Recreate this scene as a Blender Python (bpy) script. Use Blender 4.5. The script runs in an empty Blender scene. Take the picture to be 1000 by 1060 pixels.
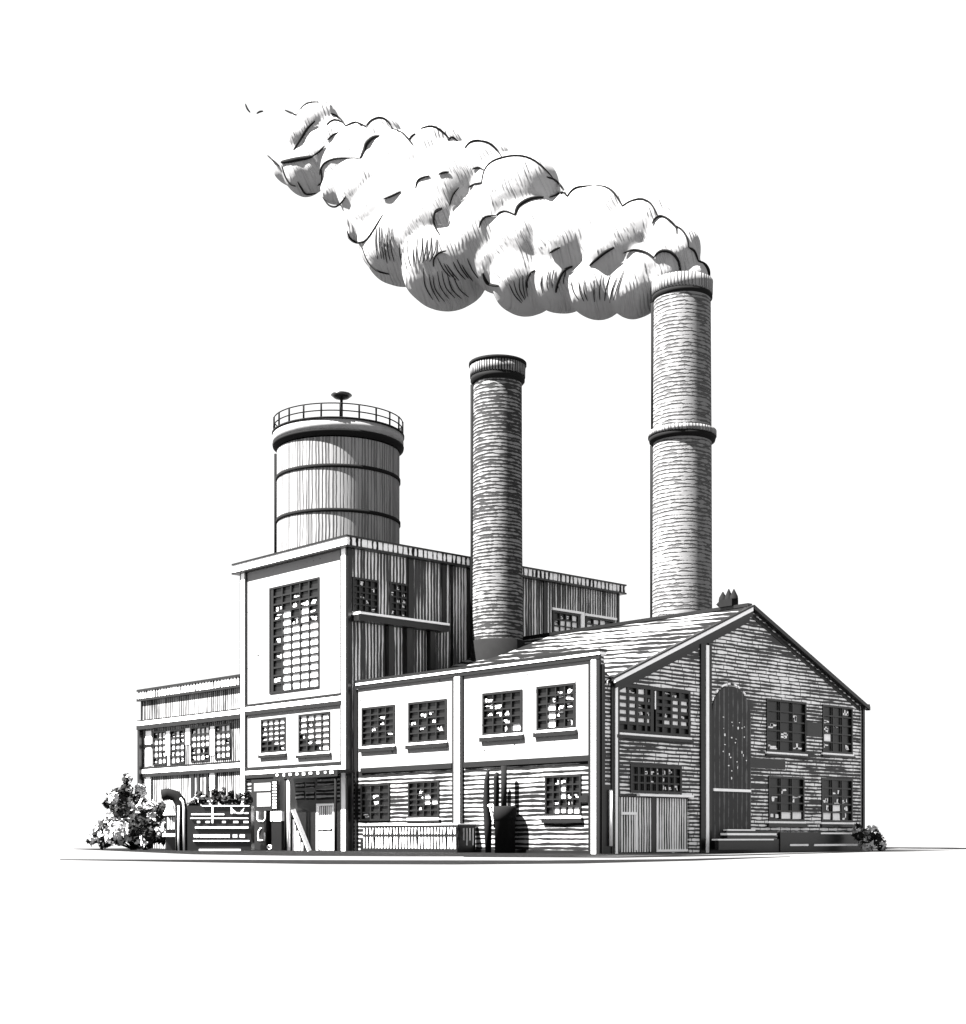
import bpy, math, random
from mathutils import Vector, noise as mn
random.seed(7)
sc = bpy.context.scene
COL = sc.collection
R = math.radians

# ------------------------------------------------------------------ camera frame (used to measure real positions)
GA = math.atan2(1350, 1470)
RT = Vector((math.cos(GA), -math.sin(GA), 0)); FW = Vector((math.sin(GA), math.cos(GA), 0))
CAM = Vector((0, 0, 0)) - FW * 64 + RT * 6.095 + Vector((0, 0, .653))
FP = 1470.0; HZ = 866.0
def ray(px, py): return FW + RT * ((px - 500) / FP) + Vector((0, 0, (HZ - py) / FP))
def at(px, py, D): return CAM + ray(px, py) * D
def gd(px, y):
    p = at(px, HZ, CAM.z * FP / (y - HZ)); return (p.x, p.y)          # ground point under a pixel
def onU(px, py, c):
    d = ray(px, py); p = CAM + d * ((c - CAM.x) / d.x); return p.y, p.z
def onV(px, py, c):
    d = ray(px, py); p = CAM + d * ((c - CAM.y) / d.y); return p.x, p.z
def on(pl, c, px, py): return onU(px, py, c) if pl == 'U' else onV(px, py, c)

# ------------------------------------------------------------------ materials
def newmat(name):
    m = bpy.data.materials.new(name); m.use_nodes = True
    nt = m.node_tree; b = nt.nodes['Principled BSDF']
    return m, nt, b
def g(v): return (v, v, v * 1.01, 1)
def N(nt, t, **k):
    n = nt.nodes.new(t)
    for a, v in k.items(): setattr(n, a, v)
    return n
def math_(nt, op, a, b=None, c=None, clamp=False):
    n = N(nt, 'ShaderNodeMath', operation=op, use_clamp=clamp)
    for i, x in enumerate((a, b, c)):
        if x is None: continue
        if isinstance(x, (int, float)): n.inputs[i].default_value = x
        else: nt.links.new(x, n.inputs[i])
    return n.outputs[0]
def noise_(nt, vec, scale, detail=2, rough=.5):
    n = N(nt, 'ShaderNodeTexNoise'); n.inputs['Scale'].default_value = scale
    n.inputs['Detail'].default_value = detail; n.inputs['Roughness'].default_value = rough
    nt.links.new(vec, n.inputs['Vector']); return n.outputs['Fac']
def comb(nt, x, y, z=0):
    n = N(nt, 'ShaderNodeCombineXYZ')
    for i, v in enumerate((x, y, z)):
        if isinstance(v, (int, float)): n.inputs[i].default_value = v
        else: nt.links.new(v, n.inputs[i])
    return n.outputs[0]
def smooth(nt, x, lo, hi):
    n = N(nt, 'ShaderNodeMapRange', interpolation_type='SMOOTHSTEP')
    nt.links.new(x, n.inputs['Value'])
    for k, v in (('From Min', lo), ('From Max', hi)):
        if isinstance(v, (int, float)): n.inputs[k].default_value = v
        else: nt.links.new(v, n.inputs[k])
    return n.outputs['Result']
def mixc(nt, f, a, b):
    n = N(nt, 'ShaderNodeMix', data_type='RGBA'); nt.links.new(f, n.inputs[0])
    for i, v in ((6, a), (7, b)):
        if isinstance(v, (int, float)): n.inputs[i].default_value = g(v)
        else: nt.links.new(v, n.inputs[i])
    return n.outputs[2]

def plain(name, v, rough=.65, spec=.5, var=.25, sc_=3.0):
    m, nt, b = newmat(name)
    tc = N(nt, 'ShaderNodeTexCoord'); f = noise_(nt, tc.outputs['Object'], sc_, 4)
    c = mixc(nt, f, v * (1 - var), v * (1 + var)); nt.links.new(c, b.inputs['Base Color'])
    b.inputs['Roughness'].default_value = rough; b.inputs['Specular IOR Level'].default_value = spec
    return m

def strokes(name, light, dark, period, vert=False, cover=.5, breaks=.35, wob=.3, blen=.8, patch=0., pscale=.35,
            bump=0., joint=0., coord='UV', soft=.12, rough=.85, spec=.05, rnd=.3, speck=0., tilt=0.):
    """courses / ribs / planks: irregular dark lines running along one axis of the surface"""
    m, nt, b = newmat(name)
    tc = N(nt, 'ShaderNodeTexCoord'); sp = N(nt, 'ShaderNodeSeparateXYZ'); nt.links.new(tc.outputs[coord], sp.inputs[0])
    s, t = (sp.outputs[1], sp.outputs[0]) if vert else (sp.outputs[0], sp.outputs[1])
    if tilt: t = math_(nt, 'ADD', t, math_(nt, 'MULTIPLY', s, tilt))
    wv = noise_(nt, comb(nt, math_(nt, 'MULTIPLY', s, .8), math_(nt, 'MULTIPLY', t, .8 if not vert else 1.3)), 1.0, 3)
    t2 = math_(nt, 'ADD', math_(nt, 'DIVIDE', t, period), math_(nt, 'MULTIPLY', math_(nt, 'SUBTRACT', wv, .5), wob * 4))
    row = math_(nt, 'FLOOR', t2); fr = math_(nt, 'FRACT', t2)
    d = math_(nt, 'MULTIPLY', math_(nt, 'ABSOLUTE', math_(nt, 'SUBTRACT', fr, .5)), 2)
    wn = N(nt, 'ShaderNodeTexWhiteNoise', noise_dimensions='1D'); nt.links.new(row, wn.inputs['W'])
    nb = noise_(nt, comb(nt, math_(nt, 'DIVIDE', s, blen), math_(nt, 'MULTIPLY', row, 7.31)), 1.0, 3, .6)
    thr = math_(nt, 'ADD', 1 - cover, math_(nt, 'MULTIPLY', math_(nt, 'SUBTRACT', nb, .5), breaks * 4))
    thr = math_(nt, 'ADD', thr, math_(nt, 'MULTIPLY', math_(nt, 'SUBTRACT', wn.outputs['Value'], .5), rnd))
    if patch:
        pn = noise_(nt, comb(nt, math_(nt, 'MULTIPLY', s, pscale), math_(nt, 'MULTIPLY', t, pscale * (2.2 if not vert else 2))), 1.0, 3)
        thr = math_(nt, 'ADD', thr, math_(nt, 'MULTIPLY', math_(nt, 'SUBTRACT', pn, .56), patch * 5))
    mask = smooth(nt, d, math_(nt, 'SUBTRACT', thr, soft), math_(nt, 'ADD', thr, soft))
    if joint:
        jx = math_(nt, 'FRACT', math_(nt, 'ADD', math_(nt, 'DIVIDE', s, joint), math_(nt, 'MULTIPLY', wn.outputs['Value'], 5.3)))
        mask = math_(nt, 'MAXIMUM', mask, math_(nt, 'LESS_THAN', jx, .06))
    if speck:
        sn = noise_(nt, comb(nt, s, math_(nt, 'MULTIPLY', t, 1.6)), 7.0, 2)
        mask = math_(nt, 'MAXIMUM', mask, smooth(nt, sn, speck, speck + .03))
    nt.links.new(mixc(nt, mask, light, dark), b.inputs['Base Color'])
    b.inputs['Roughness'].default_value = rough; b.inputs['Specular IOR Level'].default_value = spec
    if bump:
        bp = N(nt, 'ShaderNodeBump'); bp.inputs['Strength'].default_value = 1; bp.inputs['Distance'].default_value = bump
        h = math_(nt, 'SUBTRACT', 1, mask); nt.links.new(h, bp.inputs['Height']); nt.links.new(bp.outputs[0], b.inputs['Normal'])
    return m

def plaster(name, v, speck=.73):
    m, nt, b = newmat(name)
    tc = N(nt, 'ShaderNodeTexCoord'); uv = tc.outputs['UV']
    f = noise_(nt, uv, 4.5, 2); k = smooth(nt, f, speck - .03, speck - .01)
    sp = N(nt, 'ShaderNodeSeparateXYZ'); nt.links.new(uv, sp.inputs[0])
    st = noise_(nt, comb(nt, math_(nt, 'MULTIPLY', sp.outputs[0], 1.2), math_(nt, 'MULTIPLY', sp.outputs[1], 9)), 1.0, 3)
    k2 = smooth(nt, st, .70, .73)
    k = math_(nt, 'MAXIMUM', k, k2)
    n2 = noise_(nt, uv, .8, 4)
    nt.links.new(mixc(nt, k, mixc(nt, n2, v * .85, v * 1.1), .012), b.inputs['Base Color'])
    b.inputs['Roughness'].default_value = .9; b.inputs['Specular IOR Level'].default_value = .2
    return m

INK = plain('dark_painted_metal', .0036, .32, .38)
INKM = plain('dark_matt_iron', .0055, .9, .05)
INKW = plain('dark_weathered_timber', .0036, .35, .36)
GLASS = plain('dark_glass', .003, .3, .36, .3)
PANE = plain('whitewashed_pane', .75, .8, .2, .15, 6)
TRIM = plain('white_painted_trim', .8, .7, .3, .08)
CAPW = strokes('ribbed_white_fascia', .75, .01, .30, vert=True, cover=.34, breaks=.35, wob=.12, blen=.6, rnd=.6)
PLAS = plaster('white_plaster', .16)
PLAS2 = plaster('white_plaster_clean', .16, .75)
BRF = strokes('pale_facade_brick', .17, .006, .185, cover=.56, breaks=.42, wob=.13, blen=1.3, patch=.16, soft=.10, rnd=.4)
BRG = strokes('pale_gable_brick', .68, .055, .15, joint=.72, cover=.52, breaks=.42, wob=.09, blen=.8, patch=.34, pscale=.28, soft=.10, rnd=.4)  # lighter copy of the facade brick, for walls that stay in shade
CORS = strokes('weathered_corrugated_iron', .62, .05, .19, vert=True, cover=.60, breaks=.34, wob=.12, blen=3.0, patch=.22, pscale=.3, bump=.02, soft=.12, rnd=.5)  # tones lightened because the long side wall is always shaded
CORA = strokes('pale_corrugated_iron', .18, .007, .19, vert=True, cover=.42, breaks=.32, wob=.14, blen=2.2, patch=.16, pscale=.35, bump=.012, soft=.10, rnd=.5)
GATE = strokes('pale_gate_boards', .72, .045, .15, vert=True, cover=.47, breaks=.25, wob=.12, blen=1.8, soft=.12)
ROOF = strokes('slate_roof_courses', .15, .004, .58, vert=True, cover=.50, breaks=.6, wob=.26, blen=3.4, patch=.40, pscale=.13, soft=.14, tilt=-.17)
CHB = strokes('chimney_brick', .108, .050, .18, cover=.30, breaks=.85, wob=.20, blen=.45, bump=.085, soft=.25, rnd=.5, speck=.77)
CHB2 = strokes('sooty_chimney_brick', .105, .018, .165, cover=.44, breaks=.75, wob=.20, blen=.5, patch=.14, bump=.07, soft=.2, rnd=.5)
TANKM = strokes('tank_plate', .145, .075, .17, vert=True, cover=.32, breaks=.50, wob=.14, blen=3.2, bump=.05, soft=.3, rnd=.8)
LEAFD = plain('dark_leaf', .008, .8, .12, .4)
LEAFL = plain('highlight_leaf', .34, .8, .2, .3)  # pale leaf clumps imitate highlights on the foliage
STEM = plain('bark', .007, .9, .1)
STONE = plain('pale_kerb_stone', .6, .9, .2)

# ------------------------------------------------------------------ mesh builder
class MB:
    def __init__(s): s.v = []; s.f = []; s.uv = []; s.m = []; s.sm = []
    def face(s, pts, m=0, uv=None, smooth=False):
        i = len(s.v); pts = [Vector(p) for p in pts]; s.v += pts
        s.f.append(list(range(i, i + len(pts)))); s.m.append(m); s.sm.append(smooth)
        if uv is None:
            n = Vector((0, 0, 0))
            for k in range(len(pts)):
                a, b = pts[k], pts[(k + 1) % len(pts)]; n += a.cross(b)
            ax, ay, az = abs(n.x), abs(n.y), abs(n.z)
            if az > .75 * n.length: uv = [(p.x, p.y) for p in pts]
            elif ax > ay: uv = [(p.y, p.z) for p in pts]
            else: uv = [(p.x, p.z) for p in pts]
        s.uv.append(uv); return s
    def box(s, x0, x1, y0, y1, z0, z1, m=0):
        x0, x1 = sorted((x0, x1)); y0, y1 = sorted((y0, y1)); z0, z1 = sorted((z0, z1))
        P = lambda a, b, c: (x1 if a else x0, y1 if b else y0, z1 if c else z0)
        for q in (((0,0,0),(0,1,0),(1,1,0),(1,0,0)), ((0,0,1),(1,0,1),(1,1,1),(0,1,1)), ((0,0,0),(1,0,0),(1,0,1),(0,0,1)),
                  ((1,1,0),(0,1,0),(0,1,1),(1,1,1)), ((0,1,0),(0,0,0),(0,0,1),(0,1,1)), ((1,0,0),(1,1,0),(1,1,1),(1,0,1))):
            s.face([P(*c) for c in q], m)
        return s
    def wb(s, pl, c, a0, a1, z0, z1, o0, o1, m=0):      # box on a wall plane, from o0 to o1 metres proud of it
        if pl == 'U': return s.box(c - o0, c - o1, a0, a1, z0, z1, m)
        return s.box(a0, a1, c - o0, c - o1, z0, z1, m)
    def bar(s, p, q, w, h=None, m=0, up=(0, 0, 1)):      # rectangular bar between two points
        p, q = Vector(p), Vector(q); h = h or w; d = (q - p).normalized(); u = Vector(up)
        if abs(d.dot(u)) > .95: u = Vector((1, 0, 0))
        a = d.cross(u).normalized() * w / 2; b = a.cross(d).normalized() * h / 2
        A = [p + a + b, p - a + b, p - a - b, p + a - b]; B = [x + (q - p) for x in A]
        s.face(A, m); s.face(B[::-1], m)
        for k in range(4): s.face([A[k], B[k], B[(k + 1) % 4], A[(k + 1) % 4]], m)
        return s
    def tube(s, pts, rad, n=8, m=0):
        pts = [Vector(p) for p in pts]
        if not isinstance(rad, (list, tuple)): rad = [rad] * len(pts)
        rings = []; ref = None
        for i, p in enumerate(pts):
            d = (pts[min(i + 1, len(pts) - 1)] - pts[max(i - 1, 0)]).normalized()
            if ref is None: ref = Vector((0, 0, 1)) if abs(d.z) < .9 else Vector((1, 0, 0))
            a = d.cross(ref).normalized(); b = a.cross(d).normalized(); ref = b
            rings.append([p + (a * math.cos(2*math.pi*k/n) + b * math.sin(2*math.pi*k/n)) * rad[i] for k in range(n)])
        for i in range(len(pts) - 1):
            for k in range(n):
                s.face([rings[i][k], rings[i][(k+1) % n], rings[i+1][(k+1) % n], rings[i+1][k]], m, smooth=True)
        s.face(rings[0][::-1], m); s.face(rings[-1], m); return s
    def lathe(s, cx, cy, prof, n=64, m=0):
        for i in range(len(prof) - 1):
            (r0, z0), (r1, z1) = prof[i], prof[i + 1]; rm = max(r0, r1)
            for k in range(n):
                a0, a1 = 2*math.pi*k/n, 2*math.pi*(k+1)/n
                P = lambda r, a, z: (cx + r*math.cos(a), cy + r*math.sin(a), z)
                v0, v1 = (z0, z1) if abs(z1 - z0) > 1e-4 else (r0, r1)
                pts = [P(r0, a0, z0), P(r0, a1, z0), P(r1, a1, z1), P(r1, a0, z1)]
                uv = [(a0*rm, v0), (a1*rm, v0), (a1*rm, v1), (a0*rm, v1)]
                if r0 < 1e-4: pts = pts[1:]; uv = uv[1:]
                elif r1 < 1e-4: pts = pts[:3]; uv = uv[:3]
                s.face(pts, m, uv, smooth=abs(z1-z0) > .3*abs(r1-r0))
        return s
    def wall(s, pl, c, a0, a1, z0, z1, holes, depth=.11, m=0):   # wall face with real openings and their reveals
        A = sorted({a0, a1, *[h[0] for h in holes], *[h[1] for h in holes]}); Z = sorted({z0, z1, *[h[2] for h in holes], *[h[3] for h in holes]})
        P = lambda a, z, o=0: (c + o, a, z) if pl == 'U' else (a, c + o, z)
        for i in range(len(A) - 1):
            for j in range(len(Z) - 1):
                am, zm = (A[i]+A[i+1])/2, (Z[j]+Z[j+1])/2
                if any(h[0] < am < h[1] and h[2] < zm < h[3] for h in holes): continue
                q = [P(A[i], Z[j]), P(A[i+1], Z[j]), P(A[i+1], Z[j+1]), P(A[i], Z[j+1])]
                s.face(q if pl == 'V' else q[::-1], m)
        for h in holes:
            b0, b1, y0, y1 = h[:4]
            for (e, f) in (((b0,y0),(b1,y0)), ((b1,y0),(b1,y1)), ((b1,y1),(b0,y1)), ((b0,y1),(b0,y0))):
                s.face([P(*e), P(*f), P(*f, depth), P(*e, depth)], m)
        return s
    def build(s, name, mats, parent=None, origin=None):
        base = Vector((0, 0, 0)); o = parent
        while o is not None: base = base + o.location; o = o.parent
        if parent is None and origin is not None: base = Vector(origin)
        me = bpy.data.meshes.new(name); me.from_pydata([tuple(v - base) for v in s.v], [], s.f)
        mats = mats if isinstance(mats, (list, tuple)) else [mats]
        for mt in mats: me.materials.append(mt)
        uvl = me.uv_layers.new(name='UVMap'); flat = []
        for u in s.uv:
            for w in u: flat += [w[0], w[1]]
        uvl.data.foreach_set('uv', flat)
        me.polygons.foreach_set('material_index', s.m); me.polygons.foreach_set('use_smooth', s.sm)
        if any(s.sm):
            import bmesh
            bm = bmesh.new(); bm.from_mesh(me); bmesh.ops.remove_doubles(bm, verts=bm.verts, dist=1e-5); bm.to_mesh(me); bm.free()
        me.update(); ob = bpy.data.objects.new(name, me); COL.objects.link(ob)
        if parent is not None: ob.parent = parent
        elif origin is not None: ob.location = base
        return ob
def thing(name, label, cat, loc, group=None):
    o = bpy.data.objects.new(name, None); COL.objects.link(o); o.location = loc; o.empty_display_size = .5
    return tag(o, label, cat, group)
def tag(o, label, cat, group=None):
    o['label'] = label; o['category'] = cat
    if group: o['group'] = group
    return o
def struct(o): o['kind'] = 'structure'; return o

# ------------------------------------------------------------------ windows
def rect(pl, c, x0, x1, yt, yb):
    """opening on a wall plane measured from its left edge's top and bottom and its right edge"""
    a, zt = on(pl, c, x0, yt); _, zb = on(pl, c, x0, yb); b, _ = on(pl, c, x1, yt)
    return (min(a, b), max(a, b), zb, zt)
def window(parent, pl, c, h, rows, fr=.09, mun=.06, sill=.14, name='window', solid=0, depth=.1, lintel=False, out=0.):
    """frame with glazing bars, one sheet of panes (dark, some whitewashed), a sill"""
    a0, a1, z0, z1 = h; rw = len(rows); cl = len(rows[0]); f = MB()
    flip = pl == 'U'
    A0, A1 = (a1, a0) if flip else (a0, a1); sg = -1 if flip else 1        # A0 = left end seen from outside
    q = -depth + .06 + out
    for (x0, x1, y0, y1) in ((a0, a0+fr, z0, z1), (a1-fr, a1, z0, z1), (a0+fr, a1-fr, z0, z0+fr), (a0+fr, a1-fr, z1-fr, z1)):
        f.wb(pl, c, x0, x1, y0, y1, q, q + .09)
    i0 = A0 + sg * (fr + solid); i1 = A1 - sg * fr; W = abs(i1 - i0) / cl; H = (z1 - z0 - 2*fr) / rw
    if solid: f.wb(pl, c, A0 + sg*fr, i0, z0+fr, z1-fr, q, q + .07)
    for k in range(1, cl): x = i0 + sg*W*k; f.wb(pl, c, x - mun/2, x + mun/2, z0+fr, z1-fr, q + .01, q + .07)
    for k in range(1, rw): y = z0 + fr + H*k; f.wb(pl, c, min(i0, i1), max(i0, i1), y - mun/2, y + mun/2, q + .012, q + .065)
    fo = f.build(name, INK, parent)
    p = MB(); P = lambda a, z, o: (c - o, a, z) if pl == 'U' else (a, c - o, z)
    g0 = q - .02
    p.face([P(a0+.01, z0+.01, g0), P(a1-.01, z0+.01, g0), P(a1-.01, z1-.01, g0), P(a0+.01, z1-.01, g0)], 0)
    for r, line in enumerate(rows):
        for k, ch in enumerate(line):
            if ch == '.': continue
            l = i0 + sg*W*k; rr = l + sg*W; t = z1 - fr - H*r; b = t - H
            n = 1 if ch == '#' else random.choice((2, 3))
            for _ in range(n):
                if ch == '#': u0, u1, w0, w1 = .02+random.random()*.1, .98-random.random()*.1, .02+random.random()*.12, .98-random.random()*.1
                elif random.random() < .5: u0 = random.uniform(.05, .7); u1 = u0 + random.uniform(.12, .22); w0 = random.uniform(.05, .35); w1 = w0 + random.uniform(.3, .6)
                else: u0 = random.uniform(.05, .35); u1 = u0 + random.uniform(.3, .6); w0 = random.uniform(.08, .75); w1 = w0 + random.uniform(.1, .2)
                u1 = min(u1, .95); w1 = min(w1, .95); j = lambda: random.uniform(-.06, .06)
                X = lambda u: l + (rr - l) * u
                Y = lambda w: b + (t - b) * w
                p.face([P(X(u0+j()), Y(w0+j()), q), P(X(u1+j()), Y(w0+j()), q), P(X(u1+j()), Y(w1+j()), q), P(X(u0+j()), Y(w1+j()), q)], 1)
    p.build('pane', [GLASS, PANE], fo)
    if sill:
        s_ = MB().wb(pl, c, a0 - .05, a1 + .05, z0 - .085, z0 - .003, -.02, .08, 0); so = s_.build('sill', [TRIM], fo)
        MB().wb(pl, c, a0 - .1, a1 + .1, z0 - .09 - sill, z0 - .088, -.02, .13, 0).build('sill_shade_block', [INK], fo)  # dark block imitating the shadow under the sill
    return fo
def rnd_rows(r, c, p_hash, p_plus):
    return [''.join('#' if (x := random.random()) < p_hash else ('+' if x < p_hash + p_plus else '.') for _ in range(c)) for _ in range(r)]

# ================================================================== BOILER HOUSE (tall block)
TV, TU, TZ = 8.77, 18.14, 13.65
tw = thing('boiler_house', 'tall flat-roofed boiler house with white front and long corrugated side, carrying the round tank', 'factory building', (0, 0, 0))
hTall = rect('U', 0, 279.4, 331, 609, 718.5)
hW1 = rect('U', 0, 270.6, 296, 745, 780); hW2 = rect('U', 0, 309.6, 342, 740, 780)
zs = 6.95; zl = 3.95
MB().wall('U', 0, 0, TV, zl, TZ, [hTall, hW1, hW2]).build('front_wall', PLAS, tw)
hDoor = rect('U', 0, 327.5, 346.5, 832, 880); hDoor = (hDoor[0], hDoor[1], .0, hDoor[3])
MB().wall('U', 0, 0, TV, 0, zl, [hDoor]).build('base_wall', BRF, tw)
hSa = rect('V', 0, 364.5, 391.6, 597, 633); hSb = rect('V', 0, 403, 428, 602, 638)
hSc = rect('V', 0, 572, 599, 632, 662); hSd = rect('V', 0, 606, 635, 638, 664)
MB().wall('V', 0, 0, TU, 0, TZ, [hSa, hSb, hSc, hSd]).build('side_wall', CORS, tw)
b = MB(); b.face([(TU, 0, 0), (TU, TV, 0), (TU, TV, TZ), (TU, 0, TZ)]); b.face([(0, TV, 0), (0, TV, TZ), (TU, TV, TZ), (TU, TV, 0)]); b.build('rear_wall', CORS, tw)
# cornice: white fascia between two dark metal strips, dark soffit
def cornice(parent, x0, x1, y0, y1, z, ov, mat_u, mat_v, hgt=.36):
    MB().box(x0-ov, x1+ov, y0-ov, y1+ov, z, z+.09).build('soffit', INK, parent)
    c = MB(); e = ov - .05
    c.box(x0-e, x0-e+.12, y0-e, y1+e, z+.092, z+.09+hgt, 0)
    c.box(x0-e+.122, x1+e-.122, y0-e, y0-e+.12, z+.092, z+.09+hgt, 1)
    c.box(x1+e-.12, x1+e, y0-e, y1+e, z+.092, z+.09+hgt, 1); c.box(x0-e+.122, x1+e-.122, y1+e-.12, y1+e, z+.092, z+.09+hgt, 1)
    c.build('fascia', [mat_u, mat_v], parent)
    MB().box(x0-ov, x1+ov, y0-ov, y1+ov, z+.092+hgt, z+.092+hgt+.08).build('roof_edge', INK, parent)
cornice(tw, 0, TU, 0, TV, TZ, .32, TRIM, CAPW)
# corner pilasters: white boards with dark angle irons
def pilaster(parent, pl, c, px0, px1, z0, z1, edge=.13, o=.10, wid=None):
    a = on(pl, c, px0, 700)[0]; b_ = on(pl, c, px1, 700)[0]; a, b_ = min(a, b_), max(a, b_)
    po = MB().wb(pl, c, a, b_, z0, z1, -.02, o).build('pilaster', TRIM, parent)
    m = MB(); m.wb(pl, c, a-edge, a-.003, z0, z1, -.02, o*.8); m.wb(pl, c, b_+.003, b_+edge, z0, z1, -.02, o*.8); m.build('angle_iron', INK, po)
pilaster(tw, 'U', 0, 251.2, 254.6, 0, TZ-.003); pilaster(tw, 'U', 0, 355, 359.2, 0, TZ-.003, .12)
# outer corner strip
MB().box(-.06, .10, -.10, -.003, 0, TZ-.003).build('corner_strip', INK, tw)
MB().wb('U', 0, .33, TV-.62, zs-.14, zs+.06, -.02, .13).build('string_course', TRIM, tw)
m = MB(); m.wb('U', 0, .33, TV-.62, zs+.063, zs+.2, -.02, .12); m.wb('U', 0, .33, TV-.62, zs-.33, zs-.143, -.02, .12); m.build('string_strip', INK, tw)
m = MB(); m.wb('U', 0, .33, TV-.62, zl-.08, zl+.1, -.02, .11); m.wb('U', 0, .33, TV-.62, zl-.44, zl-.26, -.02, .11)
m.build('base_strip', INK, tw)
MB().wb('U', 0, .33, TV-.62, zl-.257, zl-.083, -.02, .12).build('base_band', TRIM, tw)
window(tw, 'U', 0, hTall, ['.....', '..+..', '+.+++', '+#.#+', '.#+#+', '.####', '+####', '.####', '+####', '.####', '.####', '+####', '.####'], solid=.25, sill=0, name='tall_window', mun=.085)
window(tw, 'U', 0, hW1, ['####', '+###', '####', '+##+', '..##', '...+'], mun=.09)
window(tw, 'U', 0, hW2, ['####', '#+##', '####', '+###', '.+##', '..+#'], mun=.09)
window(tw, 'V', 0, hSa, ['.+..', '...+', '.+..', '..+.', '...+'], sill=0); window(tw, 'V', 0, hSb, ['.+.+', '+.+.', '.+++', '..++', '+.++'], sill=0)
window(tw, 'V', 0, hSc, ['.++#', '+###', '####', '+##+'], sill=0); window(tw, 'V', 0, hSd, ['+##.', '##+#', '+##.', '..+.'], sill=0)
# side ledge over a lean-to, wall ribs, lintels
x0, z0 = onV(368, 634, -.3); x1, z1 = onV(461, 648, -.3); zz = (z0+z1)/2
MB().box(x0, x1, -.62, -.005, zz-.05, zz+.05).build('awning', TRIM, tw)
MB().box(x0, x1, -.55, -.005, zz-.34, zz-.053).build('awning_beam', INK, tw)
m = MB()
for px in (404, 423, 447):
    x = onV(px, 650, -.2)[0]; MB().box(x-.16, x+.16, -.3, -.006, 7.5, zz-.343).build('awning_post', INK, tw)
m = MB()
for px, w in ((424.5, .16), (459, .14), (467, .06), (484, .06), (494, .3), (563, .08)):
    x = onV(px, 620, 0)[0]; MB().box(x-w, x+w, -.09, -.004, zz+.06 if px < 461 else 7.5, TZ-.005).build('wall_rib', INK, tw)
MB().wb('V', 0, hSc[0]-.1, hSc[1]+.15, hSc[3]+.02, hSc[3]+.14, -.02, .12).wb('V', 0, hSd[0]-.1, hSd[1]+.15, hSd[3]+.02, hSd[3]+.14, -.02, .12).build('lintel', TRIM, tw)
MB().wb('V', 0, hSc[1]+.12, hSd[0]-.12, hSc[2]-.2, hSc[3]+.15, -.02, .07).build('mullion', TRIM, tw)
MB().wb('V', 0, TU-.14, TU+.02, 0, TZ-.005, -.02, .08).build('corner_board', INK, tw)
MB().box(0.01, TU-.01, .01, TV-.01, TZ-.3, TZ-.05).build('flat_roof', INK, tw)

# door of the boiler house
d = MB(); a0, a1, z0, z1 = hDoor
for (p, q, y0, y1) in ((a0, a0+.12, 0, z1), (a1-.12, a1, 0, z1), (a0+.12, a1-.12, z1-.12, z1), (a0+.12, a1-.12, .98, 1.12)): d.wb('U', 0, p, q, y0+.02, y1, -.1, .02)
dr = d.build('door', TRIM, tw)
MB().wb('U', 0, a0+.12, a1-.12, .03, .98, -.11, -.06).wb('U', 0, a0+.12, a1-.12, 1.12, z1-.12, -.11, -.07).build('door_panel', GATE, dr)
MB().wb('U', 0, a0+.18, a0+.26, .9, 1.06, -.06, .03).build('handle', INK, dr)
# dark boarded wall face beside the door with pale brick panels
m = MB(); ys = [onU(p, 850, 0)[0] for p in (261, 327.5, 346.5, 354)]
m.wb('U', 0, ys[1], ys[0], .02, 3.45, 0, .05); m.wb('U', 0, ys[3], ys[2], .02, 2.2, 0, .05); m.wb('U', 0, ys[2], ys[1], z1, 3.45, 0, .05); m.build('boarding', INKW, tw)
def upanel(x0, x1, yt, yb, o0, o1, mat, name, parent):
    r = rect('U', -o1, x0, x1, yt, yb); return MB().wb('U', 0, r[0], r[1], r[2], r[3], o0, o1).build(name, mat, parent)
for q in ((263, 280, 811, 819), (266, 280, 821, 835), (306, 314.6, 810, 816), (306, 314.6, 819, 828), (316.5, 325, 810, 816), (316.5, 325, 820, 828), (328.5, 352, 805, 813.5), (327.5, 352, 817, 828)):
    upanel(*q, .052, .08, BRF if q[0] > 300 else PLAS2, 'wall_panel', tw)

# porch canopy on posts in front of the base wall
pc = thing('porch_canopy', 'low dark canopy on two posts over the boiler house entrance', 'porch', (-1.0, 3.0, 0))
y0 = onU(351, 800, -1)[0]; y1 = onU(286, 800, -1)[0]
ztop = onU(330, 800, -1.0)[1]
MB().box(-1.1, -.16, y0, y1, ztop-.02, ztop+.12).build('canopy_roof', INKW, pc)
MB().box(-1.13, -1.103, y0-.05, y1+.05, ztop-.2, ztop+.1).build('canopy_board', TRIM if False else INK, pc)
for k in range(9):
    yy = y0 + .2 + (y1 - y0 - .6) * k / 8; MB().box(-1.18, -1.133, yy, yy + random.uniform(.12, .3), ztop-.04-random.random()*.05, ztop+.04).build('canopy_bracket', TRIM, pc)
yy = onU(298.8, 850, -1)[0]
MB().tube([(-1.0, yy, 0), (-1.0, yy, ztop-.02)], .075).build('post', TRIM, pc)
MB().tube([(-1.0, yy+.2, 0), (-1.0, yy+.2, ztop-.02)], .09).build('post', INKM, pc)
MB().tube([(-1.0, y0+.25, 0), (-1.0, y0+.25, ztop-.02)], .06).build('post', INKM, pc)

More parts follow.
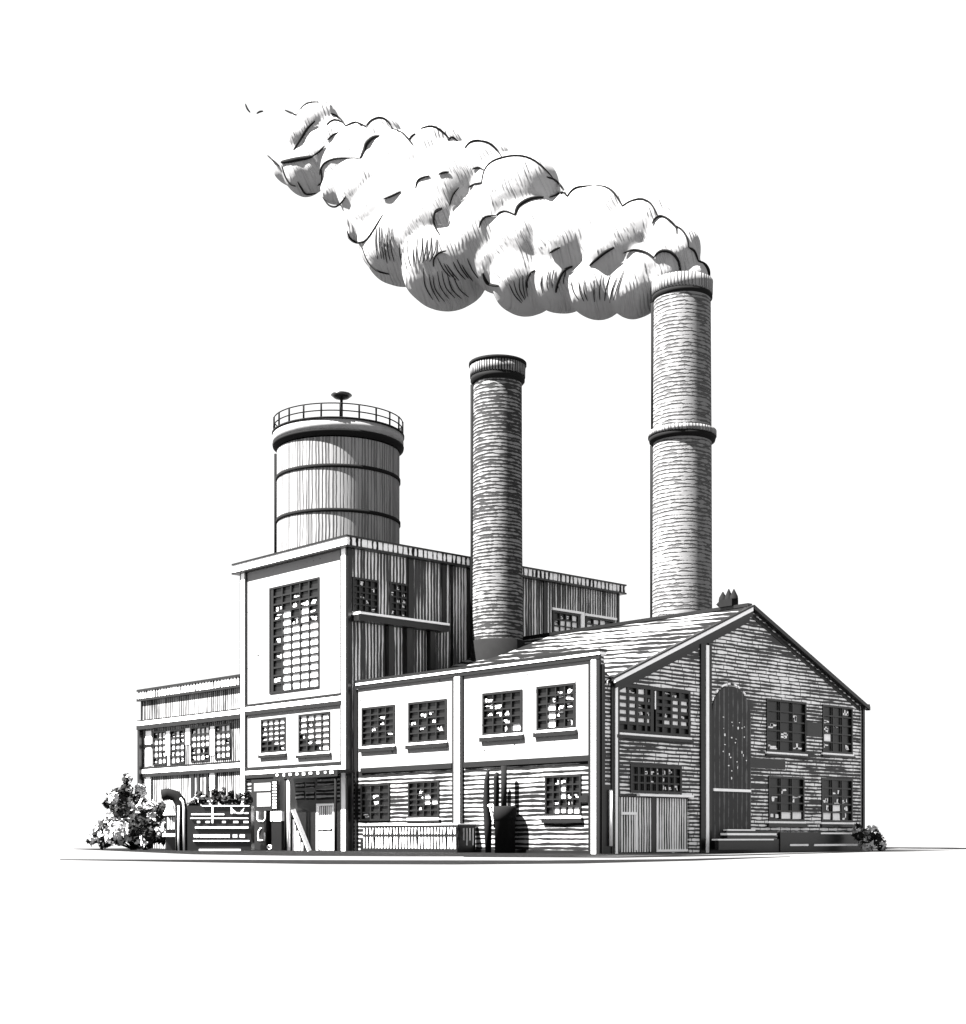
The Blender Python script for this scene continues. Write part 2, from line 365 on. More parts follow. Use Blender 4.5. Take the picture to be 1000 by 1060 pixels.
lb = thing('leaning_plank', 'long pale plank leaning diagonally beside the boiler house door', 'plank', tuple(at(321, 880, 63).xy) + (0,))
p = at(303.5, 838, 62.4); q = at(320.5, 880, 62.4); q.z = .03
MB().bar(p, q, .05, .2, up=(1, 0, 0)).build('plank_board', TRIM, lb)
bs = thing('board_stack', 'bundle of upright thin boards under the leaning plank', 'boards', (-.9, onU(309, 870, -.9)[0], 0))
for k in range(5):
    y = onU(304 + k*2.3, 860, -.75)[0]; MB().box(-.80, -.72, y-.035, y+.035, 0, 1.45 - .27*k).build('board', TRIM if k % 2 == 0 else GATE, bs)
vb = thing('pipe_valve', 'U-shaped pale pipe with valve wheel on the dark wall left of the porch', 'pipework', (-.4, onU(270, 870, -.4)[0], 0))
def uy(px, py, c=-.35): y, z = onU(px, py, c); return (c, y, z)
MB().tube([uy(266.5, 840), uy(266.5, 848), uy(268, 850), uy(273, 850), uy(274.5, 848), uy(274.5, 840)], .035).build('pipe', TRIM, vb)
MB().tube([uy(274, 862), uy(274, 870), uy(267.5, 870), uy(267.5, 861), uy(270, 857)], .035).build('pipe', TRIM, vb)
MB().tube([uy(279 + 2.4*math.cos(t*.7), 877 + 1.9*math.sin(t*.7)) for t in range(10)], .035).build('valve_wheel', TRIM, vb)
MB().box(-.3, -.06, vb.location.y-.3, vb.location.y+.4, 0, 1.9).build('valve_box', INK, vb)
cb = thing('white_crate', 'small white crate on a dark stand left of the porch post', 'crate', (-.7, onU(286, 880, -.7)[0], 0))
r_ = rect('U', -.7, 280, 291, 840, 850)
MB().box(-.7, -.25, r_[0], r_[1], r_[2], r_[3]).build('crate_body', TRIM, cb)
MB().box(-.66, -.3, r_[0]+.03, r_[1]-.03, 0, r_[2]).box(-.72, -.701, r_[1]-.2, r_[1]-.14, r_[2], r_[3]).build('crate_stand', INK, cb)
ld = thing('wall_ladder', 'short rung ladder fixed upright between wall panels left of the porch', 'ladder', (-.15, onU(284.5, 880, -.15)[0], 0))
y0, z0 = onU(282, 836, -.15); y1, z1 = onU(287, 810, -.15)
MB().box(-.18, -.12, y0-.04, y0+.04, .0, z1+.1).build('rail', INK, ld); MB().box(-.18, -.12, y1-.04, y1+.04, .0, z1+.1).build('rail', INK, ld)
for k in range(9): zq = z0 + (z1-z0)*k/8; MB().box(-.17, -.13, y1+.04, y0-.04, zq-.035, zq+.035).build('rung', TRIM, ld)

# ================================================================== ANNEX (left)
AU, AV0, AV1, AZ = .8, TV, 20.0, 8.35
an = thing('annex', 'lower corrugated annex with a row of windows at the far left', 'factory building', (AU, TV, 0))
z_mid = onU(150, 750, AU)[1]; z_led = onU(150, 799, AU)[1]
wins = [rect('U', AU, 159, 172.5, 757.5, 792.5), rect('U', AU, 176.5, 191.5, 756, 791.5), rect('U', AU, 198, 217.5, 753, 789), rect('U', AU, 223, 239, 750.5, 786.5)]
MB().wall('U', AU, AV0+.003, AV1, z_mid-.2, AZ, []).build('upper_wall', CORA, an)
MB().wall('U', AU, AV0+.003, AV1, 0, z_mid-.2, wins).build('window_wall', CORA, an)
b = MB(); b.face([(AU, AV1, 0), (AU+8, AV1, 0), (AU+8, AV1, AZ), (AU, AV1, AZ)]); b.face([(AU+8, AV0, 0), (AU+8, AV1, 0), (AU+8, AV1, AZ), (AU+8, AV0, AZ)])
b.face([(AU, AV0+.003, AZ-.1), (AU+8, AV0+.003, AZ-.1), (AU+8, AV1, AZ-.1), (AU, AV1, AZ-.1)]); b.build('rear_wall', CORS, an)
c = MB().box(AU-.14, AU-.003, AV0+.38, AV1+.2, AZ-.02, AZ+.38); c.box(AU-.002, AU+8, AV1+.003, AV1+.2, AZ-.02, AZ+.38); c.build('fascia', CAPW, an)
MB().box(AU-.2, AU+8, AV0+.37, AV1+.26, AZ+.383, AZ+.5).build('roof_edge', INK, an); MB().box(AU-.2, AU-.003, AV0+.37, AV1+.26, AZ-.16, AZ-.023).build('soffit', INK, an)
MB().box(AU-.3, AU-.003, AV0+.37, AV1+.02, z_mid-.06, z_mid+.14).build('ledge', TRIM, an)
m = MB().box(AU-.32, AU-.003, AV0+.37, AV1+.05, z_mid-.3, z_mid-.063); m.box(AU-.3, AU-.003, AV0+.37, AV1+.04, z_mid+.143, z_mid+.22); m.build('ledge_strip', INK, an)
MB().box(AU-.16, AU-.003, AV0+.37, AV1-.3, z_led-.1, z_led+.12).build('sill_band', TRIM, an)
m = MB().box(AU-.14, AU-.003, AV0+.37, AV1-.3, z_led-.3, z_led-.103); m.box(AU-.14, AU-.003, AV0+.37, AV1-.3, z_led+.123, z_led+.24); m.build('sill_strip', INK, an)
MB().box(AU-.28, AU-.1, AV1-.2, AV1+.02, 0, z_mid-.3).build('wall_post', INK, an); MB().box(AU-.05, AU+.25, AV1-.02, AV1+.06, 0, AZ-.1).build('corner_post', INK, an)
for px, w in ((157.5, .1), (200, .16), (206, .12), (215.5, .07), (224, .1)):
    y = onU(px, 815, AU)[0]; MB().wb('U', AU, y-w, y+w, .0, z_led-.3, -.02, .06).build('wall_post', INK, an)
y = onU(152, 770, AU)[0]; MB().wb('U', AU, y-.6, y+.5, (z_mid+z_led)/2+.0, (z_mid+z_led)/2+.2, -.02, .05).build('wall_rail', INK, an)
for px0, px1, yt, yb in ((151.5, 157, 757, 793), (151.5, 157, 802, 830), (217.6, 222.8, 800, 818), (172.6, 176.4, 757, 782), (192.5, 197, 754, 771), (218.2, 222.5, 752, 782)):
    r = rect('U', AU, px0, px1, yt, yb); MB().wb('U', AU, r[0], r[1], r[2], r[3], -.02, .04).build('wall_board', TRIM, an)
for h, rows in zip(wins, (['+##', '###', '###', '##+', '+##'], ['+#+', '##+', '#+#', '+##', '##+'], ['+###', '####', '####', '+#+.', '+##+'], ['+##', '###', '##+', '###', '###'])):
    window(an, 'U', AU, h, rows, sill=0, fr=.08, mun=.09)
TOPO = [('tower', tw), ('annex', an)]

# ================================================================== HALL (front range with the gable end)
FU, FV, FZ = .33, -15.16, 7.45
GU0, GU1, GZ, RZ = 1.03, 17.79, 6.6, 10.15
GM = (GU0 + GU1) / 2
ha = thing('gabled_hall', 'two-storey hall with a white windowed front, pitched roof and brick gable end on the right', 'factory building', (FU, FV, 0))
zb = 3.62
A = [rect('U', FU, 375, 409, 733, 773), rect('U', FU, 423.3, 462.7, 727.6, 769.5), rect('U', FU, 500, 541, 718, 761.5), rect('U', FU, 556, 596, 711, 756.5)]
hDk = rect('U', FU, 374, 404, 812, 850); hE = rect('U', FU, 423, 455, 809, 847); hF = rect('U', FU, 564.7, 602, 803, 845)
MB().wall('U', FU, FV, -.003, zb, FZ, A).build('front_wall', PLAS, ha)
MB().wall('U', FU, FV, -.003, 0, zb, [hDk, hE, hF]).build('brick_base', BRF, ha)
rr = [['....', '..+.', '..+.', '.+..', '...+', '....'], ['....', '.++.', '+.+.', '.+.+', '....'], ['+...', '++..', '+++.', '..+.', '..+#'], ['..++', '.+++', '.#++', '.#+.', '.#.+']]
for h, q in zip(A, rr): window(ha, 'U', FU, h, q, sill=.17)
window(ha, 'U', FU, hE, ['....', '.+..', '.+#.', '..##', '.+..', '....'], sill=.1); window(ha, 'U', FU, hF, ['.++..', '..#..', '..#++', '.+.+.', '.####'], sill=.17)
window(ha, 'U', FU, hDk, ['...', '.+.', '.+.', '...', '+..'], sill=0, name='shutter')
# parapet slab end, inner wall
b = MB(); b.box(FU+.003, FU+.18, FV+.003, -.01, GZ-.08, FZ); b.build('parapet', PLAS2, ha)
b = MB(); b.face([(FU, FV, 0), (GU0, FV, 0), (GU0, FV, GZ), (FU+.18, FV, GZ+.25), (FU+.18, FV, FZ), (FU, FV, FZ)]); b.build('return_wall', BRG, ha)
MB().box(FU-.14, FU+.24, FV-.06, -.33, FZ+.003, FZ+.11).build('gutter', TRIM, ha)
m = MB().box(FU-.16, FU+.26, FV-.08, -.33, FZ+.113, FZ+.22); m.box(FU-.1, FU-.003, FV-.02, -.33, FZ-.16, FZ); m.build('gutter_strip', INK, ha)
pilaster(ha, 'U', FU, 472, 477.6, 1.2, FZ-.17, .16); pilaster(ha, 'U', FU, 613.8, 618.6, 0, FZ-.17, .17)
y = onU(367, 760, FU)[0]; MB().wb('U', FU, y-.15, -.33, 0, FZ-.17, -.02, .1).build('corner_board', INK, ha)
m = MB(); ya = onU(469, 790, FU)[0]; yb_ = onU(481, 790, FU)[0]; yc = onU(610.5, 790, FU)[0]
m.wb('U', FU, ya+.01, -.6, zb-.12, zb+.1, -.02, .08); m.wb('U', FU, yc, yb_-.01, zb-.12, zb+.1, -.02, .08); m.wb('U', FU, yc, yb_-.01, 0.0, .13, -.02, .07); m.wb('U', FU, ya+.01, -.6, 0.0, .5, -.02, .07)
y0 = onU(602, 826, FU)[0]; m.wb('U', FU, yc, y0, 1.95, 2.2, -.02, .1)
m.build('band_strip', INK, ha)
m = MB(); x = onV(624, 760, FV)[0]; m.box(FU+.02, FU+.16, FV-.07, FV-.003, 0, GZ+.5); m.box(GU0-.18, GU0-.03, FV-.08, FV-.003, 0, GZ-.05); m.box(FU+.162, GU0-.182, FV-.05, FV-.003, 0, 2.6); m.build('return_strip', INK, ha)
MB().tube([(FU+.42, FV-.12, .3), (FU+.42, FV-.12, 2.4)], .07).build('drainpipe', TRIM, ha)
# gable wall
V = FV
gw = rect('V', V, 638.5, 714, 703, 758); gs = rect('V', V, 652, 705, 791, 822)
G = rect('V', V, 793, 834, 722, 778); H_ = rect('V', V, 851, 882, 729, 779); I = rect('V', V, 795, 832, 803, 850); J = rect('V', V, 850, 882, 805, 851)
gates = (rect('V', V, 641, 713.5, 823, 876)); gates = (gates[0], gates[1], 0.03, gates[3]-.02)
gw = (gw[0], gw[1], gw[2], min(gw[3], GZ-.15)); G = (G[0], G[1], G[2], min(G[3], GZ-.1)); H_ = (H_[0], H_[1], H_[2], min(H_[3], GZ-.1))
gs = (gs[0], gs[1], gates[3]+.12, gs[3])
b = MB(); b.wall('V', V, GU0+.003, GU1, 0, GZ, [gw, gs, G, H_, I, J, gates]); b.face([(GU0+.003, V, GZ), (GU1, V, GZ), (GM, V, RZ)]); b.build('gable_wall', BRG, ha)
b = MB(); b.face([(GU1, V, 0), (GU1, -.01, 0), (GU1, -.01, GZ), (GU1, V, GZ)]); b.build('rear_wall', BRG, ha)
window(ha, 'V', V, gw, ['#+#..++.', '###+..##', '##+...##', '##++.+#+', '####.###', '........'], fr=.12, mun=.12, sill=.12, name='wide_window')
xm = onV(676, 720, V)[0]
MB().wb('V', V, xm-.18, xm+.18, gw[2]+.1, gw[3]-.1, -.2, .03).wb('V', V, xm+.06, xm+.12, gw[2]+1.0, gw[3]-.15, .032, .05, 1).build('mullion', [INK, TRIM], ha)
window(ha, 'V', V, gs, ['..+++++.', '...+.+..', '.....+++'], fr=.1, sill=0)
window(ha, 'V', V, G, ['...', '..+', '+..', '.+.', '+.+'], sill=.08); window(ha, 'V', V, H_, ['..+', '+..', '++.', '#..', '+.+'], sill=.08)
window(ha, 'V', V, I, ['...', '.+.', '+.+', '...', '+##'], sill=.15); window(ha, 'V', V, J, ['...', '.+.', '+++', '+#+', '##+'], sill=.12)
# gate leaves
xg0 = onV(675.5, 850, V)[0]; xg1 = onV(680.5, 850, V)[0]
g1 = MB().wb('V', V, gates[0]+.05, xg0, gates[2]+.03, gates[3]-.05, -.14, -.06).build('gate_leaf', GATE, ha)
xh = onV(660, 842, V)[0]; zh = onV(650, 842, V)[1]
m = MB().wb('V', V, gates[0]+.15, xh, zh-.05, zh+.05, -.058, -.02); m.wb('V', V, xh-.05, xh+.02, gates[2]+.1, zh-.05, -.058, -.03); m.build('gate_hatch', TRIM, g1)
g2 = MB().wb('V', V, xg1, gates[1]-.05, gates[2]+.03, gates[3]-.05, -.14, -.06).build('gate_leaf', GATE, ha)
MB().wb('V', V, xg1+.0, xg1+.09, gates[2]+.03, gates[3]-.05, -.057, -.02).wb('V', V, xg1+.1, gates[1]-.05, gates[2]+.03, gates[2]+.12, -.057, -.02).build('gate_frame', TRIM, g2)
MB().wb('V', V, gates[0], gates[1], gates[2], gates[3], -.2, -.16).wb('V', V, xg0, xg1, gates[2], gates[3], -.158, -.05).build('gate_post', INK, ha)
MB().wb('V', V, gates[0]+1.0, gates[1]+.1, gates[3], gates[3]+.09, -.02, .16).build('gate_hood', TRIM, ha)
# pilasters
def vpil(px0, px1, z0, z1, e0, e1, o=.11):
    a = onV(px0, 760, V)[0]; b_ = onV(px1, 760, V)[0]
    po = MB().wb('V', V, a, b_, z0, z1, -.02, o).build('pilaster', TRIM, ha)
    m = MB().wb('V', V, a-e0, a-.003, z0, z1+.05, -.02, o*.8); m.wb('V', V, b_+.003, b_+e1, z0, z1+.1, -.02, o*.8); m.build('angle_iron', INK, po)
vpil(635, 637.5, 0, GZ-.12, .07, .12)
x = onV(729.5, 760, V)[0]; slope = (RZ-GZ)/(GM-GU0)
vpil(729, 732, 0, GZ + (x-GU0)*slope - .55, .3, .2)
# arched doorway: dark double leaf, small panes, pale brick arch ring
xa0 = onV(735.5, 800, V)[0]; xa1 = onV(776, 800, V)[0]; xc = (xa0+xa1)/2; ra = (xa1-xa0)/2; zspr = onV(752, 710, V)[1] - ra
def archpts(r, n=20): return [(xc + r*math.cos(math.pi*k/n), zspr + r*math.sin(math.pi*k/n)) for k in range(n+1)]
def archface(mb, r, o, z0=.05, m=0):
    pts = [(xc+r, z0)] + archpts(r) + [(xc-r, z0)]; F = [(a, V-o, z) for a, z in pts]; B_ = [(a, V+.001, z) for a, z in pts]
    mb.face(F[::-1], m)
    for k in range(len(F)-1): mb.face([F[k], F[k+1], B_[k+1], B_[k]], m)
    return mb
ad = archface(MB(), ra, .07).build('arched_door', strokes('arched_door_boards', .10, .045, .30, vert=True, cover=.80, breaks=.3, wob=.12, blen=.5, rnd=.3, soft=.1), ha)
m = MB(); random.seed(5)
for r in range(9):
    for k in range(6):
        if random.random() < .42:
            a = xc - ra*.45 + ra*1.2*k/5.5 + random.uniform(-.12, .12); z = zspr + .2 - .33*r + random.uniform(-.13, .13); w = random.choice((.03, .05, .08)); h = random.choice((.03, .05, .1))
            MB().box(a, a+w, V-.082, V-.072, z, z+h).build('pane', PANE, ad)
P = archpts(ra+.06); Q = archpts(ra+.13)
for k in (5, 7, 8, 10, 11, 12, 14, 16):
    m = MB(); e = .3 if k % 3 else 0
    L_ = lambda A, t: A[k][0] + (A[k+1][0]-A[k][0])*t
    Z_ = lambda A, t: A[k][1] + (A[k+1][1]-A[k][1])*t
    q = [(L_(P, e), Z_(P, e)), (L_(P, 1), Z_(P, 1)), (L_(Q, 1), Z_(Q, 1)), (L_(Q, e), Z_(Q, e))]
    F = [(a, V-.06, z) for a, z in q]; Bk = [(a, V+.001, z) for a, z in q]; m.face(F)
    for n_ in range(4): m.face([F[n_], Bk[n_], Bk[(n_+1) % 4], F[(n_+1) % 4]])
    m.build('arch_stone', TRIM, ha)
za = onV(755, 818, V)[1]; MB().box(xa0+.08, xa1-.05, V-.12, V-.071, za-.06, za+.05).build('door_rail', TRIM, ad)
# dark plinth, bands, gutter end, drainpipe on the gable
xp = onV(805, 860, V)[0]
MB().box(xp, GU1-.05, V-.14, V-.003, 0, .85).build('plinth', INK, ha); MB().box(onV(733, 860, V)[0], xp-.003, V-.1, V-.003, 0, .55).build('plinth', INK, ha)
x1 = onV(812, 790, V)[0]; zq = onV(780, 790, V)[1]; MB().box(xa1+.02, x1, V-.05, V-.003, zq-.2, zq+.22).build('wall_band', INK, ha)
x0 = onV(834.5, 750, V)[0]; x1 = onV(850, 750, V)[0]; zq = onV(842, 755, V)[1]; MB().box(x0, x1, V-.05, V-.003, zq-.32, zq+.3).build('wall_band', INK, ha)
MB().box(GU1-.02, GU1+.12, V-.14, V-.02, 0, GZ+.1).build('drainpipe', INK, ha)
MB().box(GU1+.0, GU1+.38, V-.24, V+.2, GZ-.12, GZ+.1).build('gutter_end', INK, ha)
# roof: two slopes with thickness, white verge board, dark ridge
ov = .18; th = .1
def slope_pts(u): return GZ + (min(u-GU0, GU1-u))*slope
b = MB()
uL = FU+.19; uR = GU1+.35
zL = GZ + (uL-GU0)*slope; zR = GZ - .35*slope
for (ua, za_, ub, zb_) in ((uL, zL, GM, RZ), (GM, RZ, uR, zR)):
    y0, y1 = V-ov, -.33 if ua == uL else -.01
    b.face([(ua, y0, za_+th), (ub, y0, zb_+th), (ub, y1, zb_+th), (ua, y1, za_+th)]); b.face([(ua, y0, za_), (ua, y1, za_), (ub, y1, zb_), (ub, y0, zb_)])
    b.face([(ua, y0, za_), (ub, y0, zb_), (ub, y0, zb_+th), (ua, y0, za_+th)])
    b.face([(ua, y0, za_), (ua, y0, za_+th), (ua, y1, za_+th), (ua, y1, za_)])
b.face([(uR, V-ov, zR), (uR, -.01, zR), (uR, -.01, zR+th), (uR, V-ov, zR+th)])
b.build('roof', ROOF, ha)
b = MB(); y = V-ov
def strip(m_, ua, ub, d0, d1, y0, y1):
    za_, zb_ = slope_pts(ua), slope_pts(ub)
    F = [(ua, y0, za_+d0), (ub, y0, zb_+d0), (ub, y0, zb_+d1), (ua, y0, za_+d1)]; Bk = [(p[0], y1, p[2]) for p in F]
    m_.face(F); m_.face(Bk[::-1])
    for k in range(4): m_.face([F[k], Bk[k], Bk[(k+1) % 4], F[(k+1) % 4]])
    return m_
strip(MB(), GU0-.2, GM-.05, -.1, .06, y-.08, y-.002).build('verge_board', TRIM, ha)
m = strip(MB(), GU0-.25, GM, .063, .14, y-.1, y+.12); strip(m, GU0-.15, GM-.05, -.32, -.103, y-.06, y-.002); strip(m, GM, GU1+.35, -.03, .14, y-.1, y+.12)
m.box(GM-.14, GM+.14, y+.123, -.02, RZ+th-.02, RZ+th+.12); m.build('verge_strip', INK, ha)
m = strip(MB(), GU0+.1, GM, -.55, -.1, V-.04, V-.003); strip(m, GM, GU1-.1, -.28, -.1, V-.04, V-.003); m.build('verge_shade_strip', INKW, ha)  # dark strips standing in for shade below the verges

# roof cowl on the ridge near the gable
cw_ = at(763, 626, 60.3); V_c = V + 1.1
cw = thing('ridge_cowl', 'small dark crown-shaped ventilator on the roof ridge near the gable peak', 'roof vent', (GM, V_c, RZ+th))
m = MB(); zb_ = RZ+th+.1
m.box(GM-.22, GM+.22, V_c-.38, V_c+.30, zb_, zb_+.3); m.build('cowl_body', INKM, cw)
m = MB()
for dy, hh in ((-.32, .42), (-.05, .46), (.26, .38)):
    m.lathe(GM, V_c+dy, [(.19, zb_+.3), (.17, zb_+.42), (.02, zb_+.3+hh)], 10)
m.lathe(GM, V_c+.42, [(.02, zb_+.02), (.16, zb_+.16), (.02, zb_+.32)], 10); m.build('cowl_point', INKM, cw)

# ================================================================== CHIMNEYS
def chimney(name, label, cx, cy, r0, r1, z0, z1, mat):
    t = thing(name, label, 'chimney', (cx, cy, z0)); return t
c1 = Vector((7.62, -1.75))
ch1 = chimney('brick_chimney', 'shorter brick chimney with capped top, not smoking, between tank and tall chimney', c1.x, c1.y, 0, 0, 8.0, 0, None)
Z1 = 23.1; r = 1.18
MB().lathe(c1.x, c1.y, [(r*1.03, 8), (r, 15), (r*.98, Z1-.8), (r*.98, Z1-.1)], 72).build('shaft', CHB2, ch1)
MB().lathe(c1.x, c1.y, [(r, Z1-.86), (r*1.1, Z1-.72), (r*1.1, Z1-.58), (r, Z1-.55)], 72).build('collar', INKM, ch1)
cp = MB().lathe(c1.x, c1.y, [(r, Z1-.54), (r*1.12, Z1-.53), (r*1.13, Z1-.02), (r*.9, Z1-.01)], 72).build('cap', strokes('ribbed_cap', .12, .01, .14, vert=True, cover=.4, breaks=.3, wob=.2, blen=.4, bump=.03), ch1)
MB().lathe(c1.x, c1.y, [(r*1.12, Z1), (r*1.17, Z1+.02), (r*1.17, Z1+.14), (r*.85, Z1+.16), (r*.85, Z1-.6), (0, Z1-.6)], 72).build('rim', INKM, ch1)
def outline_tube(t, c, r, z0, z1, rad, name='shaft_outline', ang=None):
    d = c - Vector((CAM.x, CAM.y)); d.normalize(); l = Vector((-d.y, d.x))
    p = c + l * r
    MB().tube([(p.x, p.y, z0), (p.x, p.y, z1)], rad, 8).build(name, INKM, t)  # tube added on the left silhouette as a drawn outline
MB().lathe(c1.x, c1.y, [(r*1.03, 9.98), (r*1.09, 9.95), (r*1.10, 8.0)][::-1], 60).build('flashing', INKM, ch1)
outline_tube(ch1, c1, r*1.02+.01, 8, Z1-.85, .09)
c2 = Vector((14.5, -7.4)); Z2 = 27.4; r2 = 1.40
ch2 = chimney('smoking_chimney', 'tall round chimney with a ring halfway up, pouring white smoke', c2.x, c2.y, 0, 0, 7.5, 0, None)
zr = at(705, 452, 68.4).z
MB().lathe(c2.x, c2.y, [(r2*1.03, 7.5), (r2, zr), (r2*.97, Z2-.6)], 80).build('shaft', CHB, ch2)
MB().lathe(c2.x, c2.y, [(r2, zr-.36), (r2*1.12, zr-.28), (r2*1.15, zr-.1), (r2, zr-.09)], 80).build('ring_bracket', INKM, ch2)
MB().lathe(c2.x, c2.y, [(r2, zr-.088), (r2*1.17, zr-.08), (r2*1.17, zr+.18), (r2, zr+.22)], 80).build('ring', TANKM, ch2)
MB().lathe(c2.x, c2.y, [(r2*.97, Z2-1.0), (r2*1.03, Z2-.9), (r2*1.03, Z2-.78), (r2*.97, Z2-.75)], 80).build('collar', INKM, ch2)
MB().lathe(c2.x, c2.y, [(r2*.97, Z2-.74), (r2*1.04, Z2-.7), (r2*1.05, Z2-.1), (r2*.8, Z2), (r2*.8, Z2-.8), (0, Z2-.8)], 80).build('cap', TANKM, ch2)
outline_tube(ch2, c2, r2*1.01+.02, 7.5, zr-.4, .11); outline_tube(ch2, c2, r2*.985+.02, zr+.23, Z2-1.0, .10)

# ================================================================== TANK
tc_ = Vector((3.46, 5.33)); tr = 3.02; T0 = TZ + .42; T1 = 19.60
tk = thing('storage_tank', 'big round storage tank with railing standing on the boiler house roof', 'tank', (tc_.x, tc_.y, T0-.1))
zh1 = at(349, 497, 70.2).z; zh2 = at(349, 541, 70.2).z
MB().lathe(tc_.x, tc_.y, [(tr, T0-.45), (tr, zh2-.05), (tr, zh1), (tr, T1)], 96).build('shell', TANKM, tk)
for z in (zh1, zh2): MB().lathe(tc_.x, tc_.y, [(tr, z-.13), (tr+.05, z-.12), (tr+.05, z+.04), (tr, z+.05)], 96).build('hoop', INKM, tk)
MB().lathe(tc_.x, tc_.y, [(tr, T1+.06), (tr+.2, T1+.22), (tr+.22, T1+.32), (tr, T1+.33)], 96).build('rim_bracket', INKM, tk)
MB().lathe(tc_.x, tc_.y, [(tr, T1+.332), (tr+.2, T1+.335), (tr+.2, T1+.80), (tr+.0, T1+.81)], 96).build('rim', plain('tank_rim_paint', .16, .9, .1), tk)
MB().lathe(tc_.x, tc_.y, [(tr+.1, T1+.813), (tr+.24, T1+.815), (tr+.24, T1+.89), (tr+.1, T1+.90), (0, T1+.93)], 96).build('deck', INKM, tk)
outline_tube(tk, tc_, tr+.05, T0-.3, T1-.1, .085, 'tank_outline')
ZD = T1+.88
for k in range(22):
    a = 2*math.pi*k/22 + .1; x, y = tc_.x + (tr+.16)*math.cos(a), tc_.y + (tr+.16)*math.sin(a)
    MB().tube([(x, y, ZD), (x, y, ZD+.68)], .045, 6).build('rail_post', INKM, tk)
for z in (.32, .66):
    MB().tube([(tc_.x + (tr+.16)*math.cos(2*math.pi*k/64), tc_.y + (tr+.16)*math.sin(2*math.pi*k/64), ZD+z) for k in range(65)], .03, 6).build('rail', INKM, tk)
vp = at(353.5, 410, 69.5); vx, vy = vp.x, vp.y
vz = vp.z
MB().tube([(vx, vy, ZD-.1), (vx, vy, vz)], .07).build('vent_stem', INKM, tk)
MB().lathe(vx, vy, [(.08, vz-.18), (.35, vz-.1), (.52, vz+.04), (.46, vz+.1), (.25, vz+.17), (0, vz+.2)], 28).build('vent_head', plain('vent_metal', .008, .35, .4), tk)

# ================================================================== SMOKE
PUFF = [(690,268,26,-.6),(718,286,15,.2),(703,262,22,.0),(657,298,30,-.7),(692,284,20,-1.2),(619,298,31,-.6),(582,291,32,-.4),(545,289,36,0),(664,240,34,.3),(688,247,24,.2),(705,256,20,.4),
 (628,236,42,.3),(640,256,40,-.2),(596,250,44,.0),(606,232,38,.5),(535,206,45,.8),(550,248,42,-.2),(508,246,44,.5),(520,268,34,.2),(462,274,45,0),(416,255,39,.4),(404,250,33,.8),(440,250,34,-.4),
 (470,200,46,1.0),(497,180,35,1.6),(446,168,37,1.4),(455,232,48,.9),(425,205,42,1.2),(416,176,37,1.9),(392,149,27,2.2),(368,148,21,2.6),(347,144,19,3.0),(385,195,36,1.6),(368,168,28,2.2),(400,222,36,1.2),
 (346,197,14,2.4),(370,240,12,1.5),(360,190,22,2.2),(378,222,22,1.5),(330,128,22,3.2),(316,178,23,2.8),(303,170,21,3.0),(295,157,16,3.3),(310,146,20,3.2),(338,160,24,2.6),(330,175,20,2.6),(352,172,22,2.4),
 (312,128,13,3.5),(296,140,10,3.6),(726,292,9,.4),(668,276,24,-1.2),(640,284,24,-1.1),(600,283,22,-1.0)]
SM0 = 68.3
sph = []
for (px, py, rp, dz) in PUFF:
    D = SM0 + .12*dz + max(0, 708-px)*.03; sph.append((at(px, py, D), rp * D / FP))
import bmesh as _b
from mathutils.bvhtree import BVHTree
ico = _b.new(); _b.ops.create_icosphere(ico, subdivisions=4, radius=1); IV = [v.co.copy() for v in ico.verts]; IF = [[v.index for v in f.verts] for f in ico.faces]; ico.free()
vs = []; fs = []; base = Vector((c2.x, c2.y, Z2))
def disp(v, k): return 1.015 + .05*mn.noise(v*1.5 + Vector((k*3.1, k*1.7, 0))) + .05*abs(mn.noise(v*2.4 + Vector((0, k*2.3, k))))
for k, (c, rad) in enumerate(sph):
    o = len(vs); vs += [tuple(c + v * (rad * disp(v, k)) - base) for v in IV]; fs += [[i + o for i in f] for f in IF]
me = bpy.data.meshes.new('smoke_plume'); me.from_pydata(vs, [], fs)
smk = bpy.data.objects.new('smoke_plume', me); COL.objects.link(smk); smk.location = base
md = smk.modifiers.new('remesh', 'REMESH'); md.mode = 'VOXEL'; md.voxel_size = .13; md.use_smooth_shade = True
md = smk.modifiers.new('smooth', 'SMOOTH'); md.iterations = 14; md.factor = .5
dg = bpy.context.evaluated_depsgraph_get(); me = bpy.data.meshes.new_from_object(smk.evaluated_get(dg)); smk.modifiers.clear(); smk.data = me; me.name = 'smoke_plume'
me.polygons.foreach_set('use_smooth', [True]*len(me.polygons)); me.materials.clear()
BV = BVHTree.FromPolygons([v.co + base for v in me.vertices], [list(p.vertices) for p in me.polygons])
